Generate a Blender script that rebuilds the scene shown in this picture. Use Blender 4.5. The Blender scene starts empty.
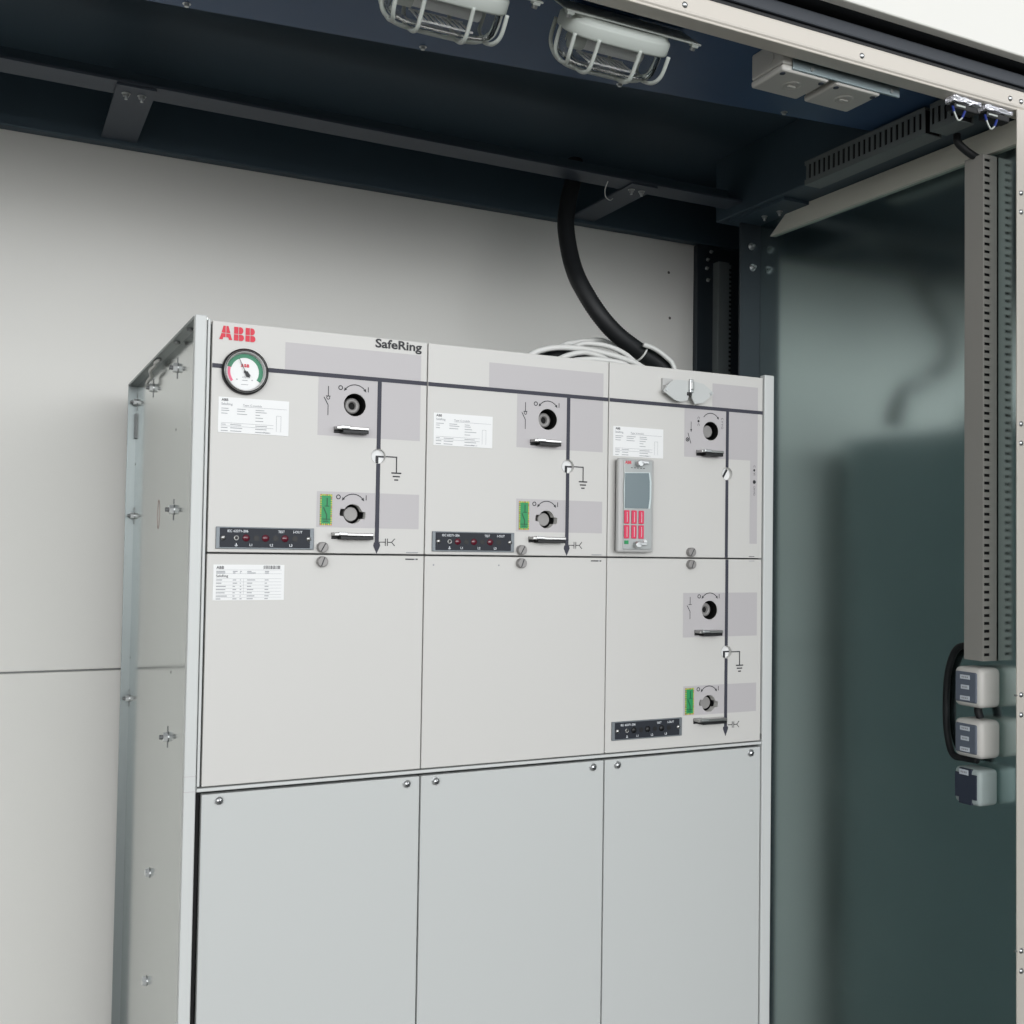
import bpy, bmesh, math, random
from mathutils import Vector, Matrix
random.seed(7)
C = bpy.context.scene.collection
ZT = 1.75                       # height of the switchgear's top edge above the floor
PI = math.pi

# ------------------------------------------------------------------ materials
def lin(v):
    v /= 255.0
    return v/12.92 if v <= 0.04045 else ((v+0.055)/1.055)**2.4
def rgb(r, g, b): return (lin(r), lin(g), lin(b), 1)

def mat(name, col, rough=0.5, metal=0.0, noise=0.0, nscale=40.0, bump=0.0, bscale=300.0, rnoise=0.0, spec=0.5, trans=0.0, ior=1.45, stretch=None, coat=0.0):
    m = bpy.data.materials.new(name); m.use_nodes = True
    nt = m.node_tree; b = nt.nodes['Principled BSDF']
    b.inputs['Base Color'].default_value = col
    b.inputs['Roughness'].default_value = rough
    b.inputs['Metallic'].default_value = metal
    b.inputs['Specular IOR Level'].default_value = spec
    b.inputs['Transmission Weight'].default_value = trans
    b.inputs['IOR'].default_value = ior
    b.inputs['Coat Weight'].default_value = coat
    if noise or bump or rnoise:
        tc = nt.nodes.new('ShaderNodeTexCoord'); mp = nt.nodes.new('ShaderNodeMapping')
        nt.links.new(tc.outputs['Object'], mp.inputs['Vector'])
        if stretch: mp.inputs['Scale'].default_value = stretch
        n = nt.nodes.new('ShaderNodeTexNoise'); n.inputs['Scale'].default_value = nscale; n.inputs['Detail'].default_value = 5
        nt.links.new(mp.outputs['Vector'], n.inputs['Vector'])
        if noise:
            r = nt.nodes.new('ShaderNodeMapRange')
            r.inputs['To Min'].default_value = 1-noise; r.inputs['To Max'].default_value = 1+noise
            nt.links.new(n.outputs['Fac'], r.inputs['Value'])
            mx = nt.nodes.new('ShaderNodeMix'); mx.data_type = 'RGBA'; mx.blend_type = 'MULTIPLY'
            mx.inputs['Factor'].default_value = 1
            mx.inputs['A'].default_value = col
            nt.links.new(r.outputs['Result'], mx.inputs['B'])
            nt.links.new(mx.outputs['Result'], b.inputs['Base Color'])
        if rnoise:
            r2 = nt.nodes.new('ShaderNodeMapRange')
            r2.inputs['To Min'].default_value = max(rough-rnoise, 0.02); r2.inputs['To Max'].default_value = rough+rnoise
            nt.links.new(n.outputs['Fac'], r2.inputs['Value']); nt.links.new(r2.outputs['Result'], b.inputs['Roughness'])
        if bump:
            n2 = nt.nodes.new('ShaderNodeTexNoise'); n2.inputs['Scale'].default_value = bscale; n2.inputs['Detail'].default_value = 3
            nt.links.new(mp.outputs['Vector'], n2.inputs['Vector'])
            bp = nt.nodes.new('ShaderNodeBump'); bp.inputs['Strength'].default_value = bump; bp.inputs['Distance'].default_value = 0.0006
            nt.links.new(n2.outputs['Fac'], bp.inputs['Height']); nt.links.new(bp.outputs['Normal'], b.inputs['Normal'])
    return m

M = dict(
 panel   = mat('panel_paint', rgb(200,199,195), .42, noise=.01, nscale=3, bump=.05, bscale=900),
 cover   = mat('cover_paint', rgb(190,193,191), .38, noise=.01, nscale=3, bump=.05, bscale=900),
 frame   = mat('frame_paint', rgb(198,201,199), .4, noise=.01, nscale=5),
 tank    = mat('tank_steel', rgb(120,122,122), .5, .4),
 zinc    = mat('bright_zinc_sheet', rgb(198,203,200), .13, 1.0, noise=.02, nscale=2.5, rnoise=.02, bump=.03, bscale=60),
 sidep   = mat('dull_side_sheet', rgb(172,186,186), .5, .25, noise=.03, nscale=6),
 dpost   = mat('corner_post_paint', rgb(40,48,54), .5, noise=.05, nscale=8),
 zincf   = mat('dull_zinc_flange', rgb(136,142,142), .45, .85, noise=.03, nscale=10),
 galv    = mat('galvanised_sheet', rgb(198,216,215), .17, 1.0, noise=.07, nscale=3.5, rnoise=.04),
 galvd   = mat('added_door_galvanised', rgb(120,128,128), .45, .8, noise=.05, nscale=6),
 canopy  = mat('canopy_white_paint', rgb(226,225,219), .4, noise=.01, nscale=6),
 ductd   = mat('trunking_dark_grey', rgb(112,118,118), .5),
 boltz   = mat('pale_zinc_bolt', rgb(226,228,228), .38, .55),
 stain   = mat('faint_pink_mark', rgb(176,160,154), .6),
 galvp   = mat('galvanised_strip', rgb(168,182,186), .35, .9, noise=.08, nscale=20),
 wall    = mat('back_wall_paint', rgb(216,215,210), .5, noise=.012, nscale=4, bump=.2, bscale=420, spec=.06),
 dark    = mat('dark_navy_paint', rgb(60,76,87), .5, noise=.05, nscale=8, bump=.08, bscale=200),
 darkg   = mat('dark_grey_paint', rgb(62,70,80), .5, noise=.05, nscale=12),
 header  = mat('header_navy_paint', rgb(58,86,120), .42, noise=.05, nscale=8),
 beige   = mat('door_frame_paint', rgb(208,202,192), .4, noise=.012, nscale=6, bump=.06, bscale=500),
 rail    = mat('rail_beige_paint', rgb(214,212,200), .45, noise=.02, nscale=8),
 rubber  = mat('black_rubber', rgb(24,26,28), .55),
 gasket  = mat('grey_gasket', rgb(62,66,72), .5),
 black   = mat('black_plastic', rgb(14,15,17), .45),
 void    = mat('dark_interior', rgb(12,12,13), .8),
 chrome  = mat('bright_metal', rgb(168,168,166), .28, 1.0),
 steel   = mat('zinc_plated_steel', rgb(190,192,192), .32, 1.0),
 screwg  = mat('grey_plastic_screw', rgb(142,140,138), .45, .2),
 pgrey   = mat('print_grey', rgb(182,179,180), .45),
 pbus    = mat('print_busbar', rgb(54,55,66), .6),
 pline   = mat('print_black', rgb(38,38,42), .5),
 pfine   = mat('print_fine_grey', rgb(150,152,156), .6),
 red     = mat('print_red', rgb(206,32,58), .45),
 white   = mat('label_white', rgb(226,227,226), .4),
 green   = mat('label_green', rgb(34,142,84), .45),
 gdark   = mat('label_dark_green', rgb(18,84,52), .5),
 yellow  = mat('label_yellow', rgb(214,196,70), .5),
 orange  = mat('label_orange', rgb(214,120,70), .5),
 dgreen  = mat('dial_green', rgb(58,132,100), .5),
 dpink   = mat('dial_red', rgb(232,110,140), .5),
 vds     = mat('indicator_face', rgb(28,33,42), .6),
 vdsf    = mat('indicator_bezel', rgb(118,124,128), .45, .4),
 led     = mat('red_led', rgb(88,20,36), .2, coat=.6),
 text    = mat('print_white', rgb(214,218,222), .5),
 lcd     = mat('grey_display', rgb(112,126,130), .25),
 lcdb    = mat('display_border', rgb(196,208,208), .4),
 keyred  = mat('pink_red_key', rgb(214,52,88), .45),
 relay   = mat('relay_case', rgb(180,180,178), .4),
 relayf  = mat('relay_face', rgb(166,170,169), .35, .1),
 plgrey  = mat('light_grey_plastic', rgb(206,204,198), .42),
 plgreen = mat('grey_green_plastic', rgb(170,182,180), .45),
 slate   = mat('slate_plastic', rgb(100,108,120), .4),
 slate2  = mat('dark_slate_plastic', rgb(54,60,74), .42),
 sticker = mat('sticker', rgb(206,212,218), .5),
 duct    = mat('trunking_pvc', rgb(150,148,142), .5),
 wcable  = mat('white_cable_pvc', rgb(226,226,222), .4),
 blue    = mat('blue_wire_pvc', rgb(34,52,128), .45),
 foil    = mat('crinkled_foil', rgb(250,250,255), .22, .7, bump=1.0, bscale=160),
 lampw   = mat('lamp_white_plastic', rgb(186,192,186), .42),
 glass   = mat('lamp_glass', (1,1,1,1), .03, trans=1.0, ior=1.3),
 bulb    = mat('bulb_white', rgb(226,228,226), .3),
 reflec  = mat('lamp_reflector', rgb(150,154,156), .3, .7),
 floor   = mat('floor_sheet', rgb(168,168,164), .5, .3, noise=.08, nscale=20),
 ground  = mat('concrete_ground', rgb(176,174,168), .85, noise=.06, nscale=3),
 apron_dark = mat('added_apron_dark', rgb(74,74,76), .85, noise=.15, nscale=30),
 dgauge  = mat('gauge_rim_dark', rgb(30,30,32), .4, .4),
 hole    = mat('screw_hole_dark', rgb(84,82,78), .8),
)

# ------------------------------------------------------------------ mesh builder (Z is measured from the switchgear's top)
class MB:
    def __init__(self): self.np=0; self.v=[]; self.f=[]; self.m=[]; self.s=[]; self.mats=[]
    def mi(self, k):
        if k not in self.mats: self.mats.append(k)
        return self.mats.index(k)
    def add(self, vs, fs, k, smooth=False):
        o=len(self.v); i=self.mi(k)
        self.v += [Vector(p) for p in vs]
        for f in fs: self.f.append([a+o for a in f]); self.m.append(i); self.s.append(smooth)
        return self
    def frombm(self, bm, k, smooth=False):
        bm.verts.index_update()
        self.add([v.co.copy() for v in bm.verts], [[v.index for v in f.verts] for f in bm.faces], k, smooth); bm.free(); return self
    def box(self, x0,x1,y0,y1,z0,z1, k, bev=0.0, seg=2, smooth=False):
        bm=bmesh.new(); bmesh.ops.create_cube(bm,size=1)
        for v in bm.verts: v.co=Vector(((x0+x1)/2+v.co.x*(x1-x0),(y0+y1)/2+v.co.y*(y1-y0),(z0+z1)/2+v.co.z*(z1-z0)))
        if bev: bmesh.ops.bevel(bm,geom=bm.edges[:],offset=bev,segments=seg,profile=.5,affect='EDGES')
        return self.frombm(bm,k,smooth or False)
    def cyl(self, c, axis, r, h, k, n=24, r2=None, bev=0.0, smooth=True):
        "from c along axis for h"
        a=Vector(axis).normalized(); u=a.orthogonal().normalized(); w=a.cross(u); c=Vector(c)
        r2=r if r2 is None else r2
        prof=[(r,0),(r2,h)] if not bev else [(r,0),(r2,h-bev),(r2-bev*.3,h-bev*.3),(r2-bev,h)]
        rings=[]; vs=[]
        for (rr,t) in prof:
            rings.append([len(vs)+i for i in range(n)])
            for i in range(n):
                q=2*PI*i/n; vs.append(c+a*t+(u*math.cos(q)+w*math.sin(q))*rr)
        fs=[]
        for A,B in zip(rings,rings[1:]):
            for i in range(n): fs.append([A[i],A[(i+1)%n],B[(i+1)%n],B[i]])
        self.add(vs,fs,k,smooth)
        self.add([vs[i] for i in rings[-1]],[list(range(n))],k); self.add([vs[i] for i in rings[0]],[list(range(n))[::-1]],k)
        return self
    def lathe(self, c, axis, prof, k, n=32, smooth=True, closed=False):
        "prof: (radius, along axis) polyline"
        a=Vector(axis).normalized(); u=a.orthogonal().normalized(); w=a.cross(u); c=Vector(c); vs=[]; fs=[]
        for (rr,t) in prof:
            for i in range(n):
                q=2*PI*i/n; vs.append(c+a*t+(u*math.cos(q)+w*math.sin(q))*rr)
        P=len(prof)
        for j in range(P if closed else P-1):
            for i in range(n):
                J=(j+1)%P; fs.append([j*n+i,j*n+(i+1)%n,J*n+(i+1)%n,J*n+i])
        return self.add(vs,fs,k,smooth)
    def prism(self, pts, d0, d1, k, plane='xz'):
        "polygon (two coordinates) extruded along the third between d0 and d1"
        def P(a,b,d): return {'xz':(a,d,b),'yz':(d,a,b),'xy':(a,b,d)}[plane]
        n=len(pts); vs=[P(a,b,d0) for a,b in pts]+[P(a,b,d1) for a,b in pts]
        fs=[list(range(n)),list(range(n,2*n))[::-1]]+[[i,(i+1)%n,(i+1)%n+n,i+n] for i in range(n)]
        bm=bmesh.new(); bv=[bm.verts.new(p) for p in vs]
        for f in fs: bm.faces.new([bv[i] for i in f])
        bmesh.ops.recalc_face_normals(bm,faces=bm.faces[:])
        return self.frombm(bm,k)
    def tube(self, pts, r, k, n=10, cap=True, corr=0.0, sub=1):
        P=[Vector(p) for p in pts]
        if sub>1: P=smooth_path(P,sub)
        vs=[];fs=[]; prev=None
        for i,p in enumerate(P):
            t=(P[min(i+1,len(P)-1)]-P[max(i-1,0)]).normalized()
            if prev is None: u=t.orthogonal().normalized()
            else: u=(prev-t*prev.dot(t)).normalized()
            prev=u; w=t.cross(u); rr=r+(corr if i%2 else 0)
            for j in range(n):
                q=2*PI*j/n; vs.append(p+(u*math.cos(q)+w*math.sin(q))*rr)
        for i in range(len(P)-1):
            for j in range(n): fs.append([i*n+j,i*n+(j+1)%n,(i+1)*n+(j+1)%n,(i+1)*n+j])
        if cap: fs += [list(range(n))[::-1],[(len(P)-1)*n+j for j in range(n)]]
        return self.add(vs,fs,k,True)
    # flat print on a panel that faces -Y
    def pr(self, pts, k, y=-.0004):
        n=len(pts); area=sum(pts[i][0]*pts[(i+1)%n][1]-pts[(i+1)%n][0]*pts[i][1] for i in range(n))
        if area<0: pts=pts[::-1]
        self.np+=1; y-=4e-7*self.np
        return self.add([(a,y,b) for a,b in pts],[list(range(n))],k)
    def rect(self, x0,x1,z0,z1,k,y=-.0004): return self.pr([(x0,z0),(x1,z0),(x1,z1),(x0,z1)],k,y)
    def line(self, a, b, w, k, y=-.0004):
        a=Vector(a);b=Vector(b);d=(b-a).normalized();n=Vector((-d.y,d.x))*w/2
        return self.pr([tuple(a+n),tuple(b+n),tuple(b-n),tuple(a-n)],k,y)
    def poly(self, pts, w, k, y=-.0004):
        for a,b in zip(pts,pts[1:]): self.line(a,b,w,k,y)
        return self
    def ring(self, x, z, r0, r1, k, a0=0, a1=2*PI, n=24, y=-.0004):
        P=[(x+r1*math.cos(a0+(a1-a0)*i/n), z+r1*math.sin(a0+(a1-a0)*i/n)) for i in range(n+1)]
        Q=[(x+r0*math.cos(a0+(a1-a0)*i/n), z+r0*math.sin(a0+(a1-a0)*i/n)) for i in range(n+1)]
        for i in range(n): self.pr([P[i],P[i+1],Q[i+1],Q[i]],k,y)
        return self
    def disc(self, x, z, r, k, n=24, y=-.0004):
        return self.pr([(x+r*math.cos(2*PI*i/n), z+r*math.sin(2*PI*i/n)) for i in range(n)],k,y)
    def text(self, s, x, z, h, k, w=None, y=-.0005, bold=0.0, align='LEFT', rot=0.0, face='-y'):
        cu=bpy.data.curves.new('t','FONT'); cu.body=s; cu.size=1; cu.resolution_u=3; cu.offset=bold; cu.align_x=align
        o=bpy.data.objects.new('t',cu); C.objects.link(o)
        dg=bpy.context.evaluated_depsgraph_get(); me=bpy.data.meshes.new_from_object(o.evaluated_get(dg))
        xs=[v.co.x for v in me.vertices]; ys=[v.co.y for v in me.vertices]
        if xs:
            cap=.69; sy=h/cap; sx=sy if w is None else w/(max(xs)-min(xs))
            ox=min(xs) if align=='LEFT' else 0
            cr,sr=math.cos(rot),math.sin(rot); vs=[]
            for v in me.vertices:
                a=(v.co.x-ox)*sx; b=v.co.y*sy; a,b=a*cr-b*sr,a*sr+b*cr
                vs.append((x+a,y,z+b) if face=='-y' else (y,x-a,z+b))
            self.add(vs,[list(p.vertices) for p in me.polygons],k)
        bpy.data.objects.remove(o); bpy.data.curves.remove(cu); bpy.data.meshes.remove(me)
        return self
    def build(self, name, parent=None, cut=None, label=None):
        org = wloc(parent) if parent else Vector((0,0,0))
        me=bpy.data.meshes.new(name)
        me.from_pydata([(v.x-org.x, v.y-org.y, v.z+ZT-org.z) for v in self.v],[],self.f)
        for k in self.mats: me.materials.append(M[k])
        for p,i,s in zip(me.polygons,self.m,self.s): p.material_index=i; p.use_smooth=s
        me.update()
        o=bpy.data.objects.new(name,me); C.objects.link(o)
        if cut:
            cm=bpy.data.meshes.new('c'); cm.from_pydata([(v.x-org.x, v.y-org.y, v.z+ZT-org.z) for v in cut.v],[],cut.f); cm.update()
            b=bmesh.new(); b.from_mesh(cm); bmesh.ops.remove_doubles(b,verts=b.verts[:],dist=1e-5); bmesh.ops.recalc_face_normals(b,faces=b.faces[:]); b.to_mesh(cm); b.free()
            co=bpy.data.objects.new('c',cm); C.objects.link(co)
            md=o.modifiers.new('b','BOOLEAN'); md.object=co; md.operation='DIFFERENCE'; md.solver='EXACT'
            dg=bpy.context.evaluated_depsgraph_get(); nm=bpy.data.meshes.new_from_object(o.evaluated_get(dg))
            o.modifiers.clear(); o.data=nm; bpy.data.objects.remove(co)
            nm.name=name
        if parent: o.parent=parent
        if label: o['label']=label
        return o

def smooth_path(P, sub):
    out=[]
    for i in range(len(P)-1):
        p0=P[max(i-1,0)];p1=P[i];p2=P[i+1];p3=P[min(i+2,len(P)-1)]
        for s in range(sub):
            t=s/sub
            out.append(.5*((2*p1)+(p2-p0)*t+(2*p0-5*p1+4*p2-p3)*t*t+(3*p1-p0-3*p2+p3)*t**3))
    return out+[P[-1]]
def wloc(o):
    v=Vector((0,0,0))
    while o: v+=o.location; o=o.parent
    return v
def tag(o,label,cat,group=None):
    o['label']=label; o['category']=cat
    if group: o['group']=group
    return o
def thing(name,label,cat,loc,group=None):
    o=bpy.data.objects.new(name,None); C.objects.link(o); o.empty_display_size=.05
    o.location=(loc[0],loc[1],loc[2]+ZT); return tag(o,label,cat,group)
def struct(o): o['kind']='structure'; return o
def copy_tree(o,parent=None,loc=None):
    c=o.copy(); C.objects.link(c); c.parent=parent
    if loc is not None: c.location=loc
    for ch in list(o.children): copy_tree(ch,c)
    return c

# ------------------------------------------------------------------ constants of the place
XW=1.443; XO=1.60; YB=.86; XL=-1.25; ZF=-ZT; ZC=.665; YF=-.197; YS=.583

# ================================================================== SETTING
struct(MB().box(XL-.05,XO+.05,YF,YB+.05,ZF-.05,ZF,'floor').build('floor'))
struct(MB().box(-30,30,-40,YB+6,ZF-.45,ZF-.25,'ground').build('ground'))
struct(MB().box(-.1,6,-3.4,YB+1,ZF-.2499,ZF-.24,'apron_dark').build('added_dark_apron'))  # unseen dark paving, added to cut light bounced onto the lower right panels
wb=MB()
wb.box(XL,XO,YB,YB+.03,-.5790,ZC,'wall',bev=.0025); wb.box(XL,XO,YB,YB+.03,ZF,-.5825,'wall',bev=.0025); wb.box(XL,XO,YB+.01,YB+.04,ZF,ZC,'tank')
for (x,z) in ((1.358,.433),(1.363,.31)): wb.cyl((x,YB+.001,z),(0,-1,0),.004,.0012,'hole',12)
struct(wb.build('wall_back'))
wr=MB(); wr.box(XW,XW+.03,YF+.005,YS,ZF,ZC,'galv'); wr.box(XW,XO+.03,YS+.055,YS+.06,ZF,ZC,'dark'); wr.box(XO,XO+.03,YS+.06,YB+.04,ZF,ZC,'dark')
struct(wr.build('wall_right'))
struct(MB().box(XL-.03,XL,YF,YB+.04,ZF,ZC,'wall').build('wall_left'))
ce=MB(); ce.box(XL-.03,XO+.03,YF+.05,YB+.04,ZC,ZC+.03,'dark')
# lowered header sheet behind the lintel; its back edge runs slightly askew
ce.prism([(XL,-.155),(1.3465,-.155),(1.3465,.079),(XL,.356)],.5424,.548,'header','xy')
ce.prism([(XL,.356),(1.3465,.079),(1.3465,.075),(XL,.352)],.548,ZC,'dark','xy')
cobj=struct(ce.build('ceiling'))
for (x,y) in ((-.013,.211),(.3735,.171),(.748,.1357),(1.0965,.0922)):
    MB().cyl((x,y,.5428),(0,0,-1),.004,.0055,'steel',12,bev=.001).cyl((x,y,.5428),(0,0,-1),.0066,.0011,'steel',12).build('screw',cobj)

# door frame: lintel, jambs, canopy
li=MB(); li.box(XL-.05,XW+.08,YF,-.1705,.504,.538,'beige',bev=.0055,seg=3); li.box(XL-.05,XW+.08,YF+.003,-.1625,.5013,.5085,'beige',bev=.0018)
li=struct(li.build('trim_1'))
def rivet(par,x,z,y=YF):
    MB().lathe((x,y+.0005,z),(0,-1,0),[(.0053,0),(.0051,.0013),(.0037,.0028),(.0016,.0037),(.0001,.0039)],'steel',14).build('rivet',par)
for x in (-.777,-.419,-.06,.2973,.656,1.015,1.3737): rivet(li,x,.5172)
ja=MB(); ja.box(1.3935,1.56,YF,YF+.004,ZF,.5035,'beige',bev=.0015,seg=2)
ja=struct(ja.build('trim_2'))
rivet(li,1.4025,.5172)
for z in (.348,.313,-.075,-.11,-.564,-.600,-1.019,-1.0545): rivet(ja,1.4025,z)
for z in (-.565,-1.019): MB().cyl((1.394,-.1948,z),(-1,0,0),.0018,.005,'steel',10).build('screw',ja)
struct(MB().box(XL-.06,XL+.03,YF,-.155,ZF,.538,'beige',bev=.004,seg=3).build('trim_3'))
ca=MB(); ca.box(XL-.12,XW+.20,-.224,-.2036,.584,.90,'canopy',bev=.0026); ca.box(XL-.12,XW+.20,-.2036,.9,.87,.90,'canopy')
struct(ca.build('trim_4'))
rc=MB(); rc.box(XL-.05,XO+.03,-.1600,-.145,.538,.868,'rubber'); rc.box(XL-.05,XO+.03,-.192,-.16,.538,.5455,'rubber',bev=.002)
rc.box(XL-.05,XO+.03,-.183,-.16,.555,.578,'gasket',bev=.003); rc.box(XL-.05,XO+.03,-.2030,-.16,.585,.600,'rubber')
struct(rc.build('trim_5'))
# unseen right hand door leaf, added to block skylight from the right
dl=MB(); dl.box(1.585,1.625,-1.52,YF-.012,ZF+.02,.52,'galvd',bev=.004)
dl.box(1.5835,1.5865,-1.46,YF-.07,ZF+.10,.44,'galvd',bev=.001)
dl=struct(dl.build('added_door_leaf'))
for z in (-1.3,-.45,.38): MB().cyl((1.575,YF-.006,z-.05),(0,0,1),.011,.10,'steel',14).build('hinge',dl)
# rail along the top of the right wall and the dark member above it
struct(MB().prism([(YF+.006,.457),(.538,.4605),(.4715,.5075),(YF+.006,.5034)],1.4345,XW-.0003,'rail','yz').build('trim_6'))
dm=MB(); dm.box(1.347,XW-.0003,-.15,.64,.508,ZC-.0003,'dark',bev=.002); dm.prism([(.40,.500),(.60,.500),(.60,.5078),(.40,.5078)],1.36,XW-.0003,'dark','yz')
dm=struct(dm.build('trim_7'))
# dark tube along the top of the back wall
struct(MB().box(XL,XO,.83,YB-.0003,.517,ZC-.0003,'dark',bev=.003).build('trim_8'))
# corner post
def bolt(par,c,ax,s=1.0,k='steel'):
    c=Vector(c); a=Vector(ax).normalized()
    m=MB(); m.cyl(c-a*.0005,a,.0095*s,.0018*s,k,16); m.cyl(c+a*.001*s,a,.0068*s,.006*s,k,6,smooth=False); m.cyl(c+a*.006*s,a,.0038*s,.008*s,k,12,bev=.001)
    return m.build('bolt',par)
for (x,y) in ((1.402,.520),(1.408,.472)): bolt(dm,(x,y,.500),(0,0,-1),.8)
cp=MB(); cp.box(1.438,1.492,.842,YB-.0003,ZF,.516,'dpost',bev=.002); cp.box(1.492,1.552,.848,YB-.0003,ZF,.516,'dpost'); cp.box(1.552,XO-.0005,.848,YB-.0003,ZF,.516,'dpost')  # outermost box is a dark sheet added to blacken the gap by the trunking
cp.box(1.381,XW+.02,YS+.001,YS+.007,ZF,.4995,'dpost',bev=.001); cp.box(XW+.012,XW+.02,YS+.007,YS+.054,ZF,.4995,'dpost')
cp=struct(cp.build('trim_9'))
for (x,z) in ((1.473,.479),(1.470,.455),(1.474,.423),(1.484,.502)): bolt(cp,(x,.842,z),(0,-1,0),.6)
for (x,z) in ((1.414,.443),(1.418,.391)): bolt(cp,(x,YS+.001,z),(0,-1,0),.95)

# roof cross rail with its straps to the back wall
ra=thing('roof_rail','dark grey flat rail under the roof with bolted straps to the back wall','rail',(.6,.565,.53))
m=MB(); m.box(XL+.002,1.3465,.535,.597,.530,.535,'darkg'); m.box(XL+.002,1.3465,.592,.597,.535,.575,'dark'); m.build('flat_bar',ra)
for x0,w in ((-.082,.07),(1.035,.07),(-.95,.07)):
    b=MB().box(x0,x0+w,.54,.8295,.5255,.5295,'darkg').build('strap',ra)
    for dx in (.02,.048): bolt(b,(x0+dx,.575,.5255),(0,0,-1),.85)

# ================================================================== SWITCHGEAR
sw=thing('switchgear','light grey three-panel ring main unit with red lettering, standing before the pale back wall','switchgear',(.487,.37,ZF))
fr=MB()
for (x0,x1) in ((-.0235,-.0072),(.9765,.998)):
    fr.box(x0,x1,-.002,.012,ZF+.002,.005,'frame',bev=.0018)
fr.box(-.0072,.9765,.055,.058,ZF+.002,-.004,'tank')
fr.box(-.0072,.9765,.0125,.055,-.012,-.004,'tank'); fr.box(-.0072,-.004,.0125,.055,ZF+.002,-.012,'tank'); fr.box(.9745,.9765,.0125,.055,ZF+.002,-.012,'tank')
for z in (-.6345,-.6555): fr.box(-.0237,-.0070,-.0023,.004,z-.0004,z+.0004,'pgrey')
fr=fr.build('front_frame',sw)
MB().box(-.0058,-.0018,.0005,.013,-.650,.001,'frame',bev=.001).build('edge_strip',sw)
MB().box(-.0066,-.0012,.008,.0125,ZF+.02,-.6605,'void').build('gap_shade_strip',sw)  # black strip painting the shade in the gap beside the covers
tk=MB(); tk.box(-.004,.978,.0585,.75,ZF+.002,-.012,'tank',bev=.003); tk.build('tank',sw)
# left side pan: mirror-like sheet with outward flanges
sp=MB(); sp.box(-.0075,-.0042,.012,.757,ZF+.002,.004,'zinc')
sp.box(-.0235,-.0075,.753,.757,ZF+.002,.004,'zincf'); sp.box(-.0235,-.0075,.012,.753,.001,.005,'zincf')
sp=sp.build('side_panel',sw,label='bright zinc side sheet with outward flanges')
XS=-.0075
def sidebolt(y,z,long=True,s=1.0):
    m=MB(); m.cyl((XS+.0004,y,z),(-1,0,0),.0088*s,.0014,'steel',16); m.cyl((XS-.0008,y,z),(-1,0,0),.0078*s,.0065,'boltz',6,smooth=False)
    if long:
        m.cyl((XS-.006,y,z),(-1,0,0),.0036*s,.007,'tank',10)
        m.box(XS-.0009,XS+.0002,y-.0016,y+.0016,z-.017,z+.017,'tank')
    m.build('side_bolt',sp)
for y,z in ((.245,-.034),(.514,-.032),(.248,-.261),(.250,-.622)): sidebolt(y,z)
for y,z in ((.741,-.032),(.741,-.261),(.741,-.626)): sidebolt(y,z,True,.8)
for y,z in ((.407,-.879),(.409,-1.062)): sidebolt(y,z,False)
for y,z in ((.045,-.745),(.045,-.925),(.045,-.640)): sidebolt(y,z,False,.9)
for y,z in ((.245,-.133),(.234,-.518),(.744,-.545),(.744,-.157)): MB().cyl((XS+.0003,y,z),(-1,0,0),.0022,.0006,'hole',8).build('rivet_hole',sp)
MB().box(XS-.003,XS+.0003,.738,.750,-.105,-.055,'tank').build('slot_cover',sp)
for y in (.087,.203): MB().cyl((-.0155,y,.0013),(0,0,-1),.0045,.004,'tank',10).build('flange_nut',sp)
MB().tube([(-.018,.366,-.003),(-.021,.395,-.004),(-.017,.43,-.004),(-.021,.46,-.009),(-.016,.484,-.016),(-.019,.505,-.022),(-.017,.525,-.027)],.0030,'chrome',8,sub=5).build('wire_hook',sp,label='bent bright wire hook')
ovp=[(.411+.012*math.cos(a),-.265+.025*math.sin(a)) for a in [2*PI*i/16 for i in range(17)]]
MB().tube([(XS-.0002,a,b) for a,b in ovp],.0006,'stain',5,cap=False).build('ring_mark',sp)
MB().box(.9982,.9995,.012,.75,ZF+.002,0,'sidep').build('right_side_panel',sw)
MB().box(0,.9765,.7505,.757,ZF+.002,-.002,'tank').build('rear_panel',sw)

W=.325
def holecut(x,z,r,ears=False):
    c=MB().cyl((x,-.01,z),(0,1,0),r,.045,'void',40)
    if ears:
        c=MB()
        pts=[]
        for i in range(48):
            a=2*PI*i/48; q=a%PI; e=min(q,PI-q)
            rr=r*1.38 if e<.32 else r
            pts.append((x+rr*math.cos(a-.12),z+rr*math.sin(a-.12)))
        c.prism(pts,-.01,.012,'void')
    return c
def earfield(pm,x,z,hx,hz,r):
    def ep(a):
        q=a%PI; e=min(q,PI-q); rr=r*1.38 if e<.32 else r
        return (x+rr*math.cos(a-.12),z+rr*math.sin(a-.12))
    def sq(a):
        a-=.12; s=min(hx/max(abs(math.cos(a)),1e-6),hz/max(abs(math.sin(a)),1e-6)); return (x+s*math.cos(a),z+s*math.sin(a))
    ca=[math.atan2(hz,hx)+.12, PI-math.atan2(hz,hx)+.12, PI+math.atan2(hz,hx)+.12, 2*PI-math.atan2(hz,hx)+.12]
    for i in range(48):
        a0=2*PI*i/48; a1=2*PI*(i+1)/48
        mid=[sq(q) for q in ca if a0+1e-6<q%(2*PI)<a1-1e-6]
        pm.pr([ep(a0),sq(a0)]+mid+[sq(a1),ep(a1)],'pgrey',-.0002)
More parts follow.
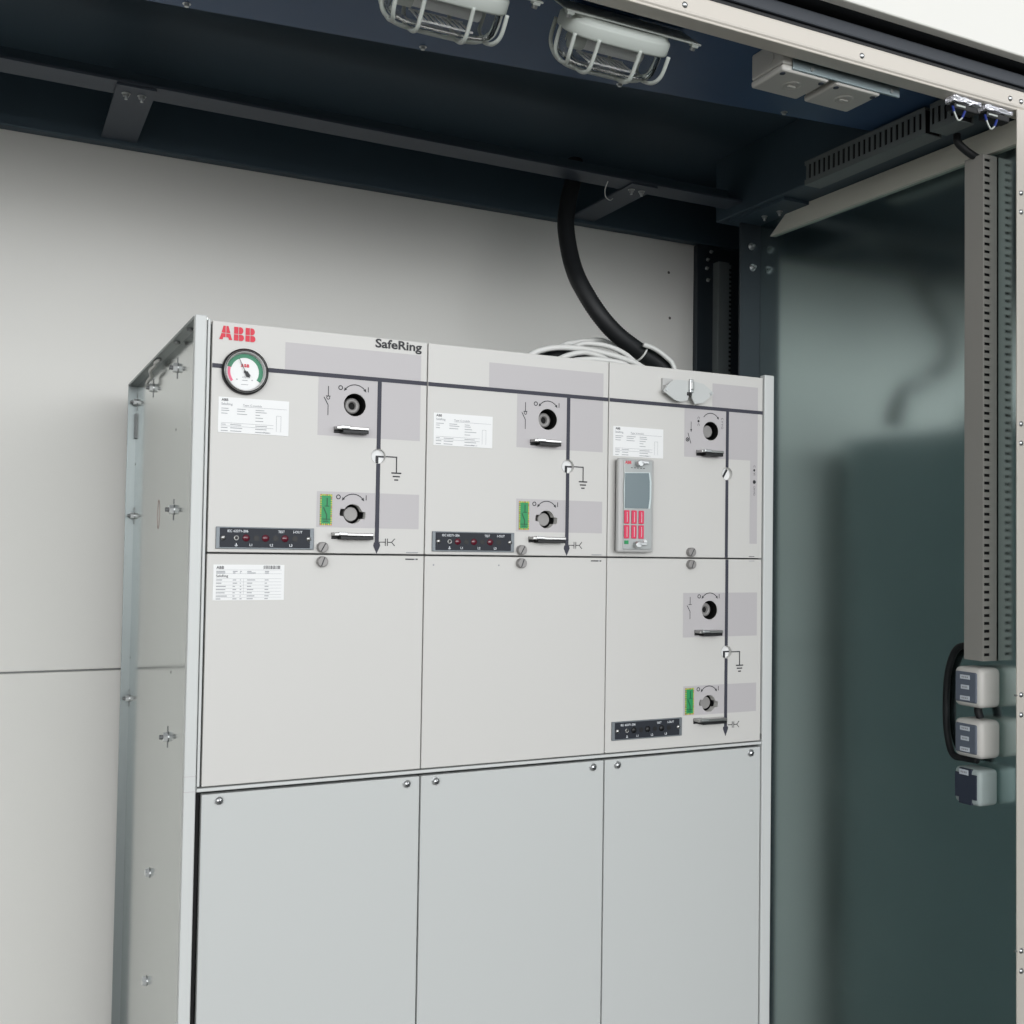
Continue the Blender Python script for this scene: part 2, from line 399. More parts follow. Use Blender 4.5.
def roundfield(pm,x,z,h,r):
    sq=lambda t:(x+h/max(abs(math.cos(t)),abs(math.sin(t)))*math.cos(t), z+h/max(abs(math.cos(t)),abs(math.sin(t)))*math.sin(t))
    for i in range(40):
        a0=2*PI*i/40; a1=2*PI*(i+1)/40
        pm.pr([(x+r*math.cos(a0),z+r*math.sin(a0)),sq(a0),sq(a1),(x+r*math.cos(a1),z+r*math.sin(a1))],'pgrey',-.0002)
def panel(x0,x1,z0,z1,name,cuts,k='panel'):
    cut=None
    if cuts:
        cut=MB()
        for c in cuts: cut.v, off = cut.v+c.v, len(cut.v); cut.f += [[a+off for a in f] for f in c.f]
    return MB().box(x0+.0008,x1-.0008,0,.0118,z0+.0008,z1-.0008,k,bev=.0012).build(name,sw,cut)

def arrows(pm,x,z,w=.031,k='pline',both=True):
    r=w*.62; a=math.asin(w/2/r); cz=z-r*math.cos(a)-.0015
    pm.ring(x,cz,r-.0007,r+.0007,k,PI/2-a,PI/2+a,14)
    for s in ((-1,1) if both else (1,)):
        ex=x+s*w/2; ez=cz+r*math.cos(a)
        d=Vector((s*math.cos(a),-math.sin(a))); n=Vector((-d.y,d.x)); e=Vector((ex,ez))
        pm.pr([tuple(e+d*.003),tuple(e-d*.002+n*.0024),tuple(e-d*.002-n*.0024)],k)
def OI(pm,x,z,k='pline'):
    pm.ring(x-.0225,z,.0022,.0036,k); pm.rect(x+.0195,x+.0208,z-.0038,z+.0038,k)
def operating(par,x,z,r=.017,plug='ring',ears=False):
    m=MB()
    if plug=='ring' or not ears: m.lathe((x,.0005,z),(0,1,0),[(r-.0003,.0),(r-.0003,.011),(r+.003,.0112)],'void',40)
    m.lathe((x,.0118,z),(0,1,0),[(r+.003,0),(r+.002,.035),(.0001,.035)],'void',40)
    o=m.build('operating_socket',par)
    b=MB()
    if plug=='ring': b.lathe((x,.0125,z),(0,1,0),[(.0001,.006),(.0055,.006),(.0055,.001),(.0065,0),(.0105,0),(.0118,.0012),(.0118,.03)],'screwg',32)
    if plug=='ring': b.disc(x,z,.0055,'void',20,.0175)  # black disc paints the shade inside the bush bore
    else: b.cyl((x,.044,z),(0,-1,0),.0108,.034,'screwg',32,bev=.001)
    b.build('drive_bush',par)
def locktab(par,x,z,w=.055):
    x-=.003; w-=.006
    m=MB(); m.box(x-w/2,x-w/2+.018,-.0015,.0005,z-.008,z+.0015,'black',bev=.0005)
    m.box(x-w/2+.010,x+w/2,-.015,.0005,z-.0085,z-.0035,'black',bev=.0006)
    m.box(x-w/2,x+w/2,-.017,.0005,z-.0035,z+.0012,'chrome',bev=.0010)
    m.box(x-w/2+.006,x-w/2+.02,-.0178,-.012,z-.0025,z+.0022,'steel',bev=.001)
    m.build('padlock_tab',par)
def ball(par,x,z,mode='earth'):
    m=MB(); m.lathe((x,.0004,z),(0,1,0),[(.0112,-.0012),(.0112,.011),(.009,.0115)],'chrome',28)
    m.disc(x,z,.0111,'white',28,.006)
    if mode=='earth': m.rect(x-.0024,x+.0022,z-.0109,z+.0012,'pline',.0055); m.rect(x-.0024,x+.0109,z-.0012,z+.0014,'pline',.0055)
    elif mode=='diag': m.line((x-.006,z-.008),(x+.004,z+.008),.004,'pline',.0055)
    m.build('position_indicator',par)
def earth(pm,x,z0,z1,x0):
    pm.rect(x0,x+.0009,z0-.0009,z0+.0009,'pline'); pm.rect(x-.0009,x+.0009,z1,z0,'pline')
    for i,(w,dz) in enumerate(((.008,0),(.0058,-.0052),(.0032,-.0104))): pm.rect(x-w,x+w,z1+dz-.0021,z1+dz,'pline')
def cabsym(pm,x,z):
    pm.rect(x,x+.010,z-.0006,z+.0006,'pline'); pm.rect(x+.0095,x+.0107,z-.0055,z+.0055,'pline'); pm.rect(x+.0128,x+.014,z-.0055,z+.0055,'pline'); pm.rect(x+.014,x+.020,z-.0006,z+.0006,'pline')
    pm.line((x+.020,z),(x+.025,z+.0055),.0012,'pline'); pm.line((x+.020,z),(x+.025,z-.0055),.0012,'pline')
def swsym(pm,x,z0,z1,circ=True):
    L=z0-z1; pm.rect(x-.0006,x+.0006,z0-L*.36,z0,'pline'); pm.rect(x-.0006,x+.0006,z1,z1+L*.36,'pline')
    if circ: pm.ring(x,z0-L*.40,.0018,.0029,'pline',n=14)
    pm.rect(x-.0035,x+.0035,z0-L*.355,z0-L*.33,'pline'); pm.line((x,z1+L*.35),(x-.0065,z0-L*.38),.0013,'pline')
def green_label(par,x0,x1,z0,z1):
    m=MB(); m.box(x0,x1,-.001,.0002,z0,z1,'green'); y=-.0012
    n=6
    for i in range(n):
        a=x0+(x1-x0)*i/n
        for z in (z0,z1-.0022): m.rect(a,a+(x1-x0)/n*.55,z,z+.0022,'yellow' if i%3 else 'orange',y)
    n=14
    for i in range(n):
        a=z0+(z1-z0)*i/n
        for x in (x0,x1-.002): m.rect(x,x+.002,a,a+(z1-z0)/n*.5,'yellow' if i%4 else 'orange',y)
    c=(x0+x1)/2; h=z1-z0
    m.rect(c+.0005,c+.0022,z1-h*.40,z1-h*.12,'gdark',y); m.rect(c-.0022,c+.0048,z1-h*.40,z1-h*.37,'gdark',y)
    m.line((c-.004,z1-h*.42),(c+.0012,z0+h*.32),.0018,'gdark',y); m.rect(c,c+.0018,z0+h*.16,z0+h*.34,'gdark',y)
    m.rect(c-.006,c+.006,z0+h*.18,z0+h*.21,'gdark',y); m.rect(c-.004,c+.004,z0+h*.11,z0+h*.14,'gdark',y)
    m.build('earthing_label',par)
def info_label(par,x0,z1,kind='type'):
    w=.100; h=.050; m=MB(); m.box(x0,x0+w,-.0008,.0002,z1-h,z1,'white'); y=-.001
    R=random.Random(int(x0*1000)+5)
    if kind=='type':
        m.text('ABB',x0+.004,z1-.0056,.0036,'pline',bold=.02,y=y); m.text('SafeRing',x0+.004,z1-.0112,.0032,'pfine',bold=.01,y=y); m.text('Type: C-module' if x0<.6 else 'Type: V-module',x0+.034,z1-.0112,.0028,'pfine',bold=.01,y=y)
        m.rect(x0+.034,x0+.097,z1-.0125,z1-.0121,'pfine',y)
        for i,z in enumerate((.0155,.0185,.0225,.0265,.031)):
            for (a,b) in ((.004,.022),(.026,.045),(.052,.073)):
                if i>2 and a<.05: continue
                l=(b-a)*R.uniform(.3,1); m.rect(x0+a,x0+a+l,z1-z-.0009,z1-z,'pfine',y)
        for z in (.036,.0405): m.rect(x0+.004,x0+.078,z1-z-.0004,z1-z,'pfine',y)
        for z in (.038,.0425,.0468):
            for (a,b) in ((.004,.014),(.017,.034),(.052,.075)):
                m.rect(x0+a,x0+a+(b-a)*R.uniform(.6,1),z1-z-.001,z1-z,'pfine',y)
        m.text('Made in',x0+.064,z1-.0482,.0022,'pfine',y=y)
        m.rect(x0+.082,x0+.0824,z1-.045,z1-.022,'pfine',y); m.rect(x0+.0885,x0+.0889,z1-.045,z1-.022,'pfine',y); m.rect(x0+.082,x0+.0889,z1-.0224,z1-.022,'pfine',y)
    else:
        m.text('ABB',x0+.004,z1-.006,.0040,'pline',bold=.02,y=y)
        a=x0+.070
        while a<x0+.094:
            b=R.uniform(.0004,.0012); m.rect(a,a+b,z1-.006,z1-.001,'pline',y); a+=b+R.uniform(.0004,.0011)
        m.text('SafeRing',x0+.004,z1-.0175,.0034,'pline',bold=.01,y=y)
        for z in (.0072,.0125,.0195,.024,.0285,.033,.0375,.042,.0458): m.rect(x0+.004,x0+.096,z1-z-.0003,z1-z,'pfine',y)
        m.rect(x0+.042,x0+.0423,z1-.042,z1-.0195,'pfine',y)
        for i,z in enumerate((.0085,.0106,.0205,.025,.0295,.034,.0385,.043,.047)):
            for (a,b) in ((.004,.02),(.027,.034),(.037,.04),(.047,.06),(.072,.08)):
                m.rect(x0+a,x0+a+(b-a)*R.uniform(.4,1),z1-z-.0016,z1-z-.0004,'pfine',y)
    m.build('rating_label' if kind!='type' else 'type_label',par)
def thumb(par,x,z,a=.3):
    m=MB(); m.cyl((x,.0005,z),(0,-1,0),.0078,.0095,'screwg',24,bev=.0012)
    d=Vector((math.sin(a),math.cos(a)))*.0068
    m.line((x-d.x,z-d.y),(x+d.x,z+d.y),.0016,'pline',-.0092); m.build('thumb_screw',par)
def coverscrew(par,x,z):
    m=MB(); m.cyl((x,.0005,z),(0,-1,0),.0068,.0015,'steel',18); m.lathe((x,-.0008,z),(0,-1,0),[(.0058,0),(.0054,.0025),(.0035,.0042),(.0001,.0046)],'steel',18)
    m.line((x-.0035,z-.0015),(x+.0035,z+.0015),.0011,'pline',-.0056); m.line((x-.0015,z+.0035),(x+.0015,z-.0035),.0011,'pline',-.0056)
    m.build('cover_screw',par)
def vds(x0,z0,on=True):
    w=.140; h=.031; m=MB(); m.box(x0,x0+w,-.003,.0005,z0,z0+h,'vdsf',bev=.0008); m.box(x0+.0052,x0+w-.0062,-.0042,0,z0+.0022,z0+h-.0015,'vds',bev=.0006)
    y=-.0044
    m.text('IEC 62271-206',x0+.0155,z0+h-.0075,.0034,'text',w=.029,bold=.015,y=y); m.text('TEST',x0+.087,z0+h-.0075,.0034,'text',w=.0095,bold=.015,y=y); m.text('I-OUT',x0+.109,z0+h-.0075,.0034,'text',w=.013,bold=.015,y=y)
    for a,t in ((.0465,'L1'),(.0755,'L2'),(.1035,'L3')): m.text(t,x0+a,z0+.0042,.0034,'text',bold=.02,y=y)
    m.rect(x0+.0275,x0+.0285,z0+.0055,z0+.008,'text',y); m.rect(x0+.0258,x0+.0302,z0+.0048,z0+.0055,'text',y); m.rect(x0+.0266,x0+.0294,z0+.0036,z0+.0042,'text',y)
    o=m.build('voltage_indicator',sw,label='dark voltage indicator strip with red lamps' if on else 'dark voltage indicator strip with unlit lamps')
    z=z0+h*.5
    for x in (.0098,.1315): 
        s=MB(); s.lathe((x0+x,-.004,z),(0,-1,0),[(.0038,0),(.0034,.0014),(.0018,.0022),(.0001,.0023)],'chrome',16); s.line((x0+x-.0028,z-.001),(x0+x+.0028,z+.001),.0008,'pline',-.0065); s.build('fixing_screw',o)
    s=MB(); s.lathe((x0+.028,-.004,z),(0,-1,0),[(.0036,0),(.0036,.001),(.0022,.001),(.0021,-.003),(.0001,-.003)],'chrome',18); s.disc(x0+.028,z,.0021,'black',16,-.0046); s.build('test_jack',o)
    for x in (.0415,.069,.097):
        MB().lathe((x0+x,-.004,z),(0,-1,0),[(.0052,0),(.005,.001),(.0036,.002),(.0001,.0024)],'led' if on else 'black',18).build('indicator_lamp',o)
        MB().disc(x0+x+.0145,z,.0042,'black',16,-.0046).build('phase_jack',o)
    return o

BUS=-.0642; BH=.0031
def abb_logo(pm,x,z,h,k,y=-.0006):
    # three block letters, each split by a horizontal and a vertical hairline
    w=h*.74; g=h*.045
    def clipquad(poly): pm.pr(poly,k,y)
    mid=h*.47
    # A
    for s in (-1,1):
        cx=x+w*.62
        P=lambda a,b:(cx+s*a,z+b)
        pm.pr([P(g*.5,h),P(w*.24,h),P(w*.42,mid+g*.5),P(g*.5,mid+g*.5)],k,y)
        pm.pr([P(g*.5,mid-g*.5),P(w*.43,mid-g*.5),P(w*.62,0),P(w*.30,0),P(w*.24,h*.17),P(g*.5,h*.17)],k,y)
    for i in (0,1):
        bx=x+w*1.40+i*w*1.12
        sp=w*.42
        def arcb(z0,z1,rx):
            n=8; zc=(z0+z1)/2; r=(z1-z0)/2
            return [(bx+sp+g+rx*math.sin(PI*j/n),zc-r*math.cos(PI*j/n)) for j in range(n+1)]
        pm.rect(bx,bx+sp,z,z+mid-g*.5,k,y); pm.rect(bx,bx+sp,z+mid+g*.5,z+h,k,y)
        q=w*.5
        for (z0,z1,rx) in ((z,z+mid-g*.5,q),(z+mid+g*.5,z+h,q*.86)):
            r=(z1-z0)/2
            pts=[(bx+sp+g,z0),(bx+sp+g+rx-r*.8,z0)]+[(bx+sp+g+rx-r*.8+r*.8*math.sin(PI*j/8),(z0+z1)/2-r*math.cos(PI*j/8)) for j in range(1,8)]+[(bx+sp+g+rx-r*.8,z1),(bx+sp+g,z1)]
            pm.pr(pts,k,y)

for mnum in range(2):
    X=W*mnum
    hx=X+.210
    cuts=[holecut(hx,-.105,.017),holecut(hx,-.267,.0145,True),holecut(X+.248,-.1795,.0109)]
    if mnum==0: cuts.append(holecut(X+.0465,-.070,.024))
    cp_=panel(X,X+W,-.3265,0,'control_panel',cuts)
    pm=MB()
    # grey fields
    for (a,b,c,d) in ((.104,.314,BUS+BH,-.0215),(.154,.314,-.153,BUS-BH),(.155,.2445,-.2875,-.235),(.2515,.3145,-.2875,-.235)):
        if c==-.153:
            # leave the round openings free: split the field around the hole
            hx0,hx1,hz0,hz1=.210-.0185,.210+.0185,-.1235,-.0865
            for r in ((a,b,hz1,d),(a,hx0,hz0,hz1),(hx1,b,hz0,hz1),(a,b,c,hz0)): pm.rect(X+r[0],X+r[1],r[2],r[3],'pgrey',-.0002)
            roundfield(pm,X+.210,-.105,.0185,.0172)
        elif a==.155:
            earfield(pm,X+.210,-.267,.021,.018,.0147)
            hx0,hx1,hz0,hz1=.210-.021,.210+.021,-.285,-.249
            for r in ((a,b,hz1,d),(a,hx0,c,hz1),(hx1,b,c,hz1),(hx0,hx1,c,hz0)): pm.rect(X+r[0],X+r[1],r[2],r[3],'pgrey',-.0002)
        else: pm.rect(X+a,X+b,c,d,'pgrey',-.0002)
    if mnum==0: pm.rect(X+.0012,X+.021,BUS-BH,BUS+BH,'pbus'); pm.rect(X+.072,X+W-.0012,BUS-BH,BUS+BH,'pbus')
    else: pm.rect(X+.0012,X+W-.0012,BUS-BH,BUS+BH,'pbus')
    pm.rect(X+.2448,X+.2512,-.1685,BUS-BH,'pbus'); pm.rect(X+.2448,X+.2512,-.3085,-.1905,'pbus')
    pm.pr([(X+.2425,-.3135),(X+.2535,-.3135),(X+.248,-.3255)],'pbus'); pm.pr([(X+.2435,-.3085),(X+.2525,-.3085),(X+.2535,-.3135),(X+.2425,-.3135)],'pbus')
    swsym(pm,X+.169,-.080,-.123); OI(pm,hx,-.081); arrows(pm,hx,-.0815)
    OI(pm,hx,-.2425); arrows(pm,hx,-.244)
    earth(pm,X+.277,-.1795,-.2025,X+.2592); cabsym(pm,X+.2515,-.308)
    pm.rect(X+.295,X+.314,-.3238,-.3224,'pfine')
    if mnum==0:
        abb_logo(pm,X+.010,-.0265,.0195,'red')
        pm.text('SafeRing',X+.240,-.0155,.0125,'pline',w=.0745,bold=.028)
    pm.build('mimic_print',cp_)
    operating(cp_,hx,-.105); operating(cp_,hx,-.267,.0145,'plug',True)
    locktab(cp_,hx-.004,-.1405); locktab(cp_,hx+.001,-.2965,.066)
    ball(cp_,X+.248,-.1795); green_label(cp_,X+.160,X+.178,-.2845,-.239)
    info_label(cp_,X+.011,-.1075); thumb(cp_,X+.164,-.3168,.5)
    vds(X+.0115,-.3208)
    lp=panel(X,X+W,-.6512,-.3272,'middle_panel',[])
    pm=MB().rect(X+.294,X+.314,-.3341,-.3322,'pline').rect(X+.308,X+.311,-.3341,-.3322,'pfine')
    if mnum: 
        for x in (.340,.451): pm.disc(x,-.3415,.0014,'pfine',10)
    pm.build('mimic_print',lp)
    thumb(lp,X+.164,-.3378,.35)
    if mnum==0: info_label(lp,.0095,-.343,'rating')
# --- third module
cp3=panel(2*W,.9745,-.3265,0,'control_panel',[holecut(.859,-.104,.0165),holecut(.895,-.1775,.0109)])
pm=MB()
pm.rect(.862,.9625,BUS+BH,-.0195,'pgrey',-.0002)
for r in ((.803,.9625,-.0857,BUS-BH),(.803,.8407,-.1223,-.0857),(.8773,.9625,-.1223,-.0857),(.803,.9625,-.1515,-.1223),(.946,.9625,-.30,-.1515)): pm.rect(*r,'pgrey',-.0002)
roundfield(pm,.859,-.104,.0183,.0167)
pm.rect(2*W+.0012,.9735,BUS-BH,BUS+BH,'pbus'); pm.rect(.8918,.8982,-.1663,BUS-BH,'pbus'); pm.rect(.8918,.8982,-.3255,-.1887,'pbus')
pm.rect(.8165,.8175,-.108,-.090,'pline'); pm.pr([(.815,-.103),(.819,-.103),(.817,-.108)],'pline'); pm.line((.8168,-.128),(.8105,-.110),.0012,'pline'); pm.ring(.8095,-.1215,.002,.0036,'pline'); pm.disc(.8095,-.1215,.0012,'pline')
pm.text('C',.8305,-.0805,.0045,'pline',rot=-PI/2); pm.disc(.8325,-.0882,.0022,'pline'); pm.text('C',.8305,-.0925,.0045,'pline',rot=-PI/2)
for i,c in enumerate('CVVO'): pm.text(c,.8815,-.0795-.005*i,.0042,'pline',rot=-PI/2)
arrows(pm,.859,-.079,both=False)
pm.text('C',.9535,-.160,.0042,'pline',rot=-PI/2); pm.disc(.9552,-.1685,.0022,'pline'); pm.text('VI',.9535,-.1725,.0042,'pline',rot=-PI/2)
pm.disc(.9555,-.1895,.0034,'pline'); pm.text('OVVO',.9535,-.197,.0042,'pline',rot=-PI/2)
pm.rect(.945,.957,-.3232,-.3222,'pline')
pm.build('mimic_print',cp3)
operating(cp3,.859,-.104,.0165,'plug'); locktab(cp3,.855,-.1405,.053); ball(cp3,.895,-.1775,'diag'); info_label(cp3,.659,-.1075); thumb(cp3,.817,-.3165,.5)
# padlockable shutter across the busbar line
fl=MB()
fl.prism([(.749,-.043),(.764,-.0265),(.776,-.0222),(.803,-.0218),(.8035,-.043),(.7995,-.0555),(.783,-.0595),(.772,-.0565)],-.014,-.0115,'cover'); fl.prism([(.8065,-.0215),(.833,-.025),(.855,-.039),(.833,-.0575),(.815,-.061),(.8085,-.051)],-.014,-.0115,'cover')
fl.box(.756,.770,-.0115,.0005,-.046,-.032,'relay'); fl.box(.834,.846,-.0115,.0005,-.046,-.034,'relay'); fl.box(.754,.775,-.004,.0005,-.040,-.0195,'relay')
fl=fl.build('busbar_shutter',cp3)
fl2=MB(); fl2.box(.801,.8085,-.019,-.0135,-.043,-.0195,'steel',bev=.0012); fl2.box(.802,.8078,-.0215,-.0185,-.038,-.024,'chrome',bev=.001); fl2.box(.798,.8065,-.017,-.012,-.0475,-.042,'black',bev=.001)
fl2.build('shutter_latch',cp3)
for x,z in ((.7565,-.0405),(.8485,-.0405)): MB().cyl((x,-.0138,z),(0,-1,0),.0027,.0016,'steel',12).build('rivet',cp3)
# protection relay
x0,x1,z0,z1=.6605,.7315,-.3185,-.1615
r=MB(); r.box(x0+.004,x1-.002,-.008,.0005,z0+.003,z1-.003,'black',bev=.001); r.box(x0,x1,-.0165,-.006,z0,z1,'relay',bev=.0042,seg=3); r.box(x0+.0095,x1-.0055,-.0185,-.012,z0+.005,z1-.003,'relayf',bev=.0015)  # black back box paints the shadow gap behind the case
rl=r.build('protection_relay',sw,label='grey protection relay with display and red keys')
r=MB(); pts=[(.6705,-.2455),(.6695,-.215),(.671,-.186),(.7205,-.184),(.7235,-.200),(.7235,-.228),(.721,-.2445)]
r.prism(pts,-.0196,-.0182,'lcdb'); r.prism([(.6712,-.245),(.6712,-.187),(.7178,-.185),(.7198,-.200),(.7198,-.228),(.7175,-.2445)],-.0200,-.0194,'lcd'); r.build('display',rl)
for j in range(2):
    for i in range(3):
        a=.6705+.0143*i; b=-.2485-.0245*j
        k=MB().box(a,a+.0098,-.0207,-.0182,b-.0222,b,'keyred',bev=.0008); k.rect(a+.0044,a+.0054,b-.0195,b-.0027,'lcdb',-.0209); k.build('red_key',rl)
MB().box(.6715,.6795,-.0200,-.0182,-.3045,-.2985,'green',bev=.0005).build('green_key',rl)
r=MB(); r.text('ABB',.6715,-.171,.0046,'red',bold=.03,y=-.0188)
for i in range(5): r.rect(.683+.006*i,.6865+.006*i,-.178,-.177,'pline',-.0188)
r.build('relay_print',rl)
for (x,z) in ((.6965,-.170),(.694,-.3055)): MB().cyl((x,-.018,z),(0,-1,0),.0056,.011,'steel',16,bev=.001).box(x+.002,x+.016,-.029,-.025,z-.001,z+.0045,'steel',bev=.001).build('seal_knob',rl)
MB().cyl((.7115,-.018,-.300),(0,-1,0),.0034,.004,'white',14,bev=.0008).build('reset_button',rl)
# lower diagram of the third module
mp3=panel(2*W,.9745,-.6512,-.3272,'middle_panel',[holecut(.860,-.417,.0165),holecut(.860,-.579,.0145,True),holecut(.8965,-.491,.0109)])
pm=MB()
for r in ((.804,.8932,-.3985,-.3868),(.804,.8416,-.4354,-.3986),(.8784,.8932,-.4354,-.3986),(.804,.8932,-.4635,-.4355),(.8998,.9640,-.4635,-.3868),(.806,.8932,-.561,-.547),(.806,.839,-.5975,-.561),(.881,.8932,-.5975,-.561),(.839,.881,-.5975,-.5973),(.8998,.9635,-.5975,-.547)): pm.rect(*r,'pgrey',-.0002)
roundfield(pm,.860,-.417,.0184,.0167)
pm.rect(.8932,.8998,-.480,-.3285,'pbus'); pm.rect(.8932,.8998,-.624,-.502,'pbus'); pm.pr([(.8912,-.621),(.9018,-.621),(.902,-.625),(.8965,-.638),(.891,-.625)],'pbus')
swsym(pm,.8185,-.394,-.432,False); OI(pm,.860,-.393); arrows(pm,.860,-.3935); OI(pm,.860,-.5535); arrows(pm,.860,-.555)
earth(pm,.926,-.491,-.514,.9072); cabsym(pm,.901,-.6185); pm.rect(.945,.957,-.3312,-.3303,'pfine')
earfield(pm,.860,-.579,.021,.0183,.0147)
pm.build('mimic_print',mp3)
operating(mp3,.860,-.417,.0165); operating(mp3,.860,-.579,.0145,'plug',True); locktab(mp3,.856,-.4525,.055); locktab(mp3,.861,-.6045,.066)
ball(mp3,.8965,-.491); green_label(mp3,.810,.828,-.596,-.5505); thumb(mp3,.8175,-.3375,.35); vds(.6625,-.6305,False)
MB().rect(.9728,.9742,-.648,-.638,'pline',-.0022).build('edge_slot',sw)
# ridge and cable compartment covers
MB().box(-.006,.9755,-.001,.0125,-.6572,-.6524,'frame',bev=.001).build('ridge_strip',sw)
for i,(a,b) in enumerate(((0,W),(W,2*W),(2*W,.9755))):
    cv=MB().box(a+.0012,b-.0012,0,.0118,ZF+.03,-.6615,'cover',bev=.0014).build('cable_cover',sw)
    for x in (.025,.303) if i<2 else (.025,.3025): coverscrew(cv,a+x,-.671)
# pressure gauge
gx,gz=.0465,-.070
g=MB(); g.lathe((gx,.006,gz),(0,-1,0),[(.0318,0),(.0326,.006),(.0326,.012),(.031,.0145),(.0295,.0150)],'dgauge',48); g.lathe((gx,-.009,gz),(0,-1,0),[(.0300,0),(.0293,.0010),(.0283,.0004),(.0282,-.0004)],'dgauge',48); g.lathe((gx,-.0088,gz),(0,-1,0),[(.0308,-.001),(.0300,.0012),(.0294,.0014)],'chrome',48); g.lathe((gx,-.0086,gz),(0,-1,0),[(.0284,.0006),(.0270,.0002),(.0262,-.004)],'relay',48)
ga=g.build('pressure_gauge',sw,label='round pressure gauge with green and red dial')
d=MB(); d.cyl((gx,.012,gz),(0,-1,0),.0272,.0135,'white',48); y=-.0018
d.ring(gx,gz,.0198,.0258,'dgreen',math.radians(-33),math.radians(165),40,y); d.ring(gx,gz,.0205,.0242,'dpink',math.radians(165),math.radians(218),16,y)
abb_logo(d,gx-.006,gz+.0065,.0046,'red',y-.0002); d.text('kPa',gx-.0035,gz-.009,.0026,'pfine',y=y); d.rect(gx-.004,gx+.004,gz-.0125,gz-.0117,'pfine',y); d.rect(gx-.005,gx+.005,gz-.0185,gz-.0178,'pfine',y); d.rect(gx-.012,gx-.010,gz-.012,gz-.0105,'pfine',y); d.rect(gx+.0095,gx+.0115,gz-.012,gz-.0105,'pfine',y)
d.build('dial',ga)
n=MB(); n.line((gx+.001,gz-.002),(gx-.0085,gz+.0178),.0009,'pline',-.0045); n.pr([(gx-.001,gz-.001),(gx+.003,gz+.001),(gx+.0075,gz-.005),(gx+.006,gz-.0085),(gx+.001,gz-.006)],'pline',-.0045); n.cyl((gx,-.0015,gz),(0,-1,0),.0016,.0035,'pline',12); n.build('needle',ga)

# ================================================================== CABLES ON TOP
hose=MB()
P=[(.935,.632,.590),(.929,.625,.549),(.911,.615,.495),(.896,.600,.445),(.888,.585,.408),(.883,.56,.354),(.878,.53,.308),(.880,.50,.263),(.910,.475,.200),(.957,.47,.156),(1.022,.47,.121),(1.064,.468,.100),(1.10,.465,.062),(1.12,.46,.012)]
hose.tube(smooth_path([Vector(p) for p in P],24),.0186,'rubber',18,corr=.0010)
tag(hose.build('corrugated_hose'),'thick black corrugated hose curving from the roof rail down behind the top of the switchgear','hose')
tm=MB(); c=Vector((1.018,.470,.1235)); t=Vector((.06,0,-.030)).normalized(); u=t.cross(Vector((0,1,0))).normalized(); w=t.cross(u)
tm.tube([c+(u*math.cos(a)+w*math.sin(a))*.0222 for a in [2*PI*i/28 for i in range(29)]],.0022,'wcable',6,cap=False)
tag(tm.build('cable_tie'),'thin white cable tie around the black hose above the cabinet','cable tie')
def cable(name,pts,r,k,label,cat='cable',group=None):
    o=MB().tube([Vector(p) for p in pts],r,k,10,sub=8).build(name); return tag(o,label,cat,group)
G='white cables on the switchgear'
zt_=-.0055
cable('white_cable',[(.62,.36,zt_),(.665,.36,.05),(.692,.36,.073),(.718,.36,.084),(.751,.36,.091),(.792,.36,.093),(.830,.36,.092),(.876,.36,.087),(.908,.36,.081),(.937,.36,.074),(.98,.36,.05),(1.02,.36,zt_)],.0062,'wcable','white cable in the long front arch of the coil beside the black hose','cable',G)
cable('white_cable',[(.74,.52,zt_),(.79,.52,.09),(.846,.52,.129),(.879,.52,.140),(.912,.52,.147),(.954,.52,.150),(1.0,.525,.13),(1.05,.53,.06),(1.07,.53,zt_)],.0058,'wcable','white cable in the topmost rear arch of the coil behind the black hose','cable',G)
cable('white_cable',[(.69,.33,zt_),(.72,.33,.05),(.740,.33,.064),(.762,.33,.073),(.785,.33,.079),(.81,.334,.080),(.85,.338,.072),(.88,.338,.05),(.90,.338,zt_)],.0055,'wcable','short white cable rising out of the dark gap under the front arch','cable',G)
cable('white_cable',[(.70,.30,zt_),(.73,.30,.048),(.748,.30,.055),(.795,.30,.062),(.839,.30,.062),(.870,.30,.058),(.90,.30,.04),(.93,.30,zt_)],.0055,'wcable','white cable lying lowest along the cabinet edge at the panel seam','cable',G)
cable('white_cable',[(.76,.435,zt_),(.80,.435,.085),(.84,.435,.117),(.88,.432,.122),(.92,.428,.117),(.96,.425,.100),(1.0,.42,.06),(1.02,.42,zt_)],.0055,'wcable','white cable between the front and rear arches of the coil','cable',G)
cable('white_cable',[(1.004,.438,.134),(1.026,.438,.130),(1.046,.438,.122),(1.065,.438,.111),(1.081,.438,.098),(1.09,.438,.07),(1.095,.438,zt_)],.0052,'wcable','white cable running down the right side of the black hose','cable',G)
cable('black_cable',[(.67,.395,.001),(.715,.395,.060),(.743,.395,.074),(.780,.395,.086),(.819,.395,.086),(.87,.395,.078),(.92,.395,.05),(.96,.395,.001)],.012,'rubber','black cable under the arches of the white cables','cable')

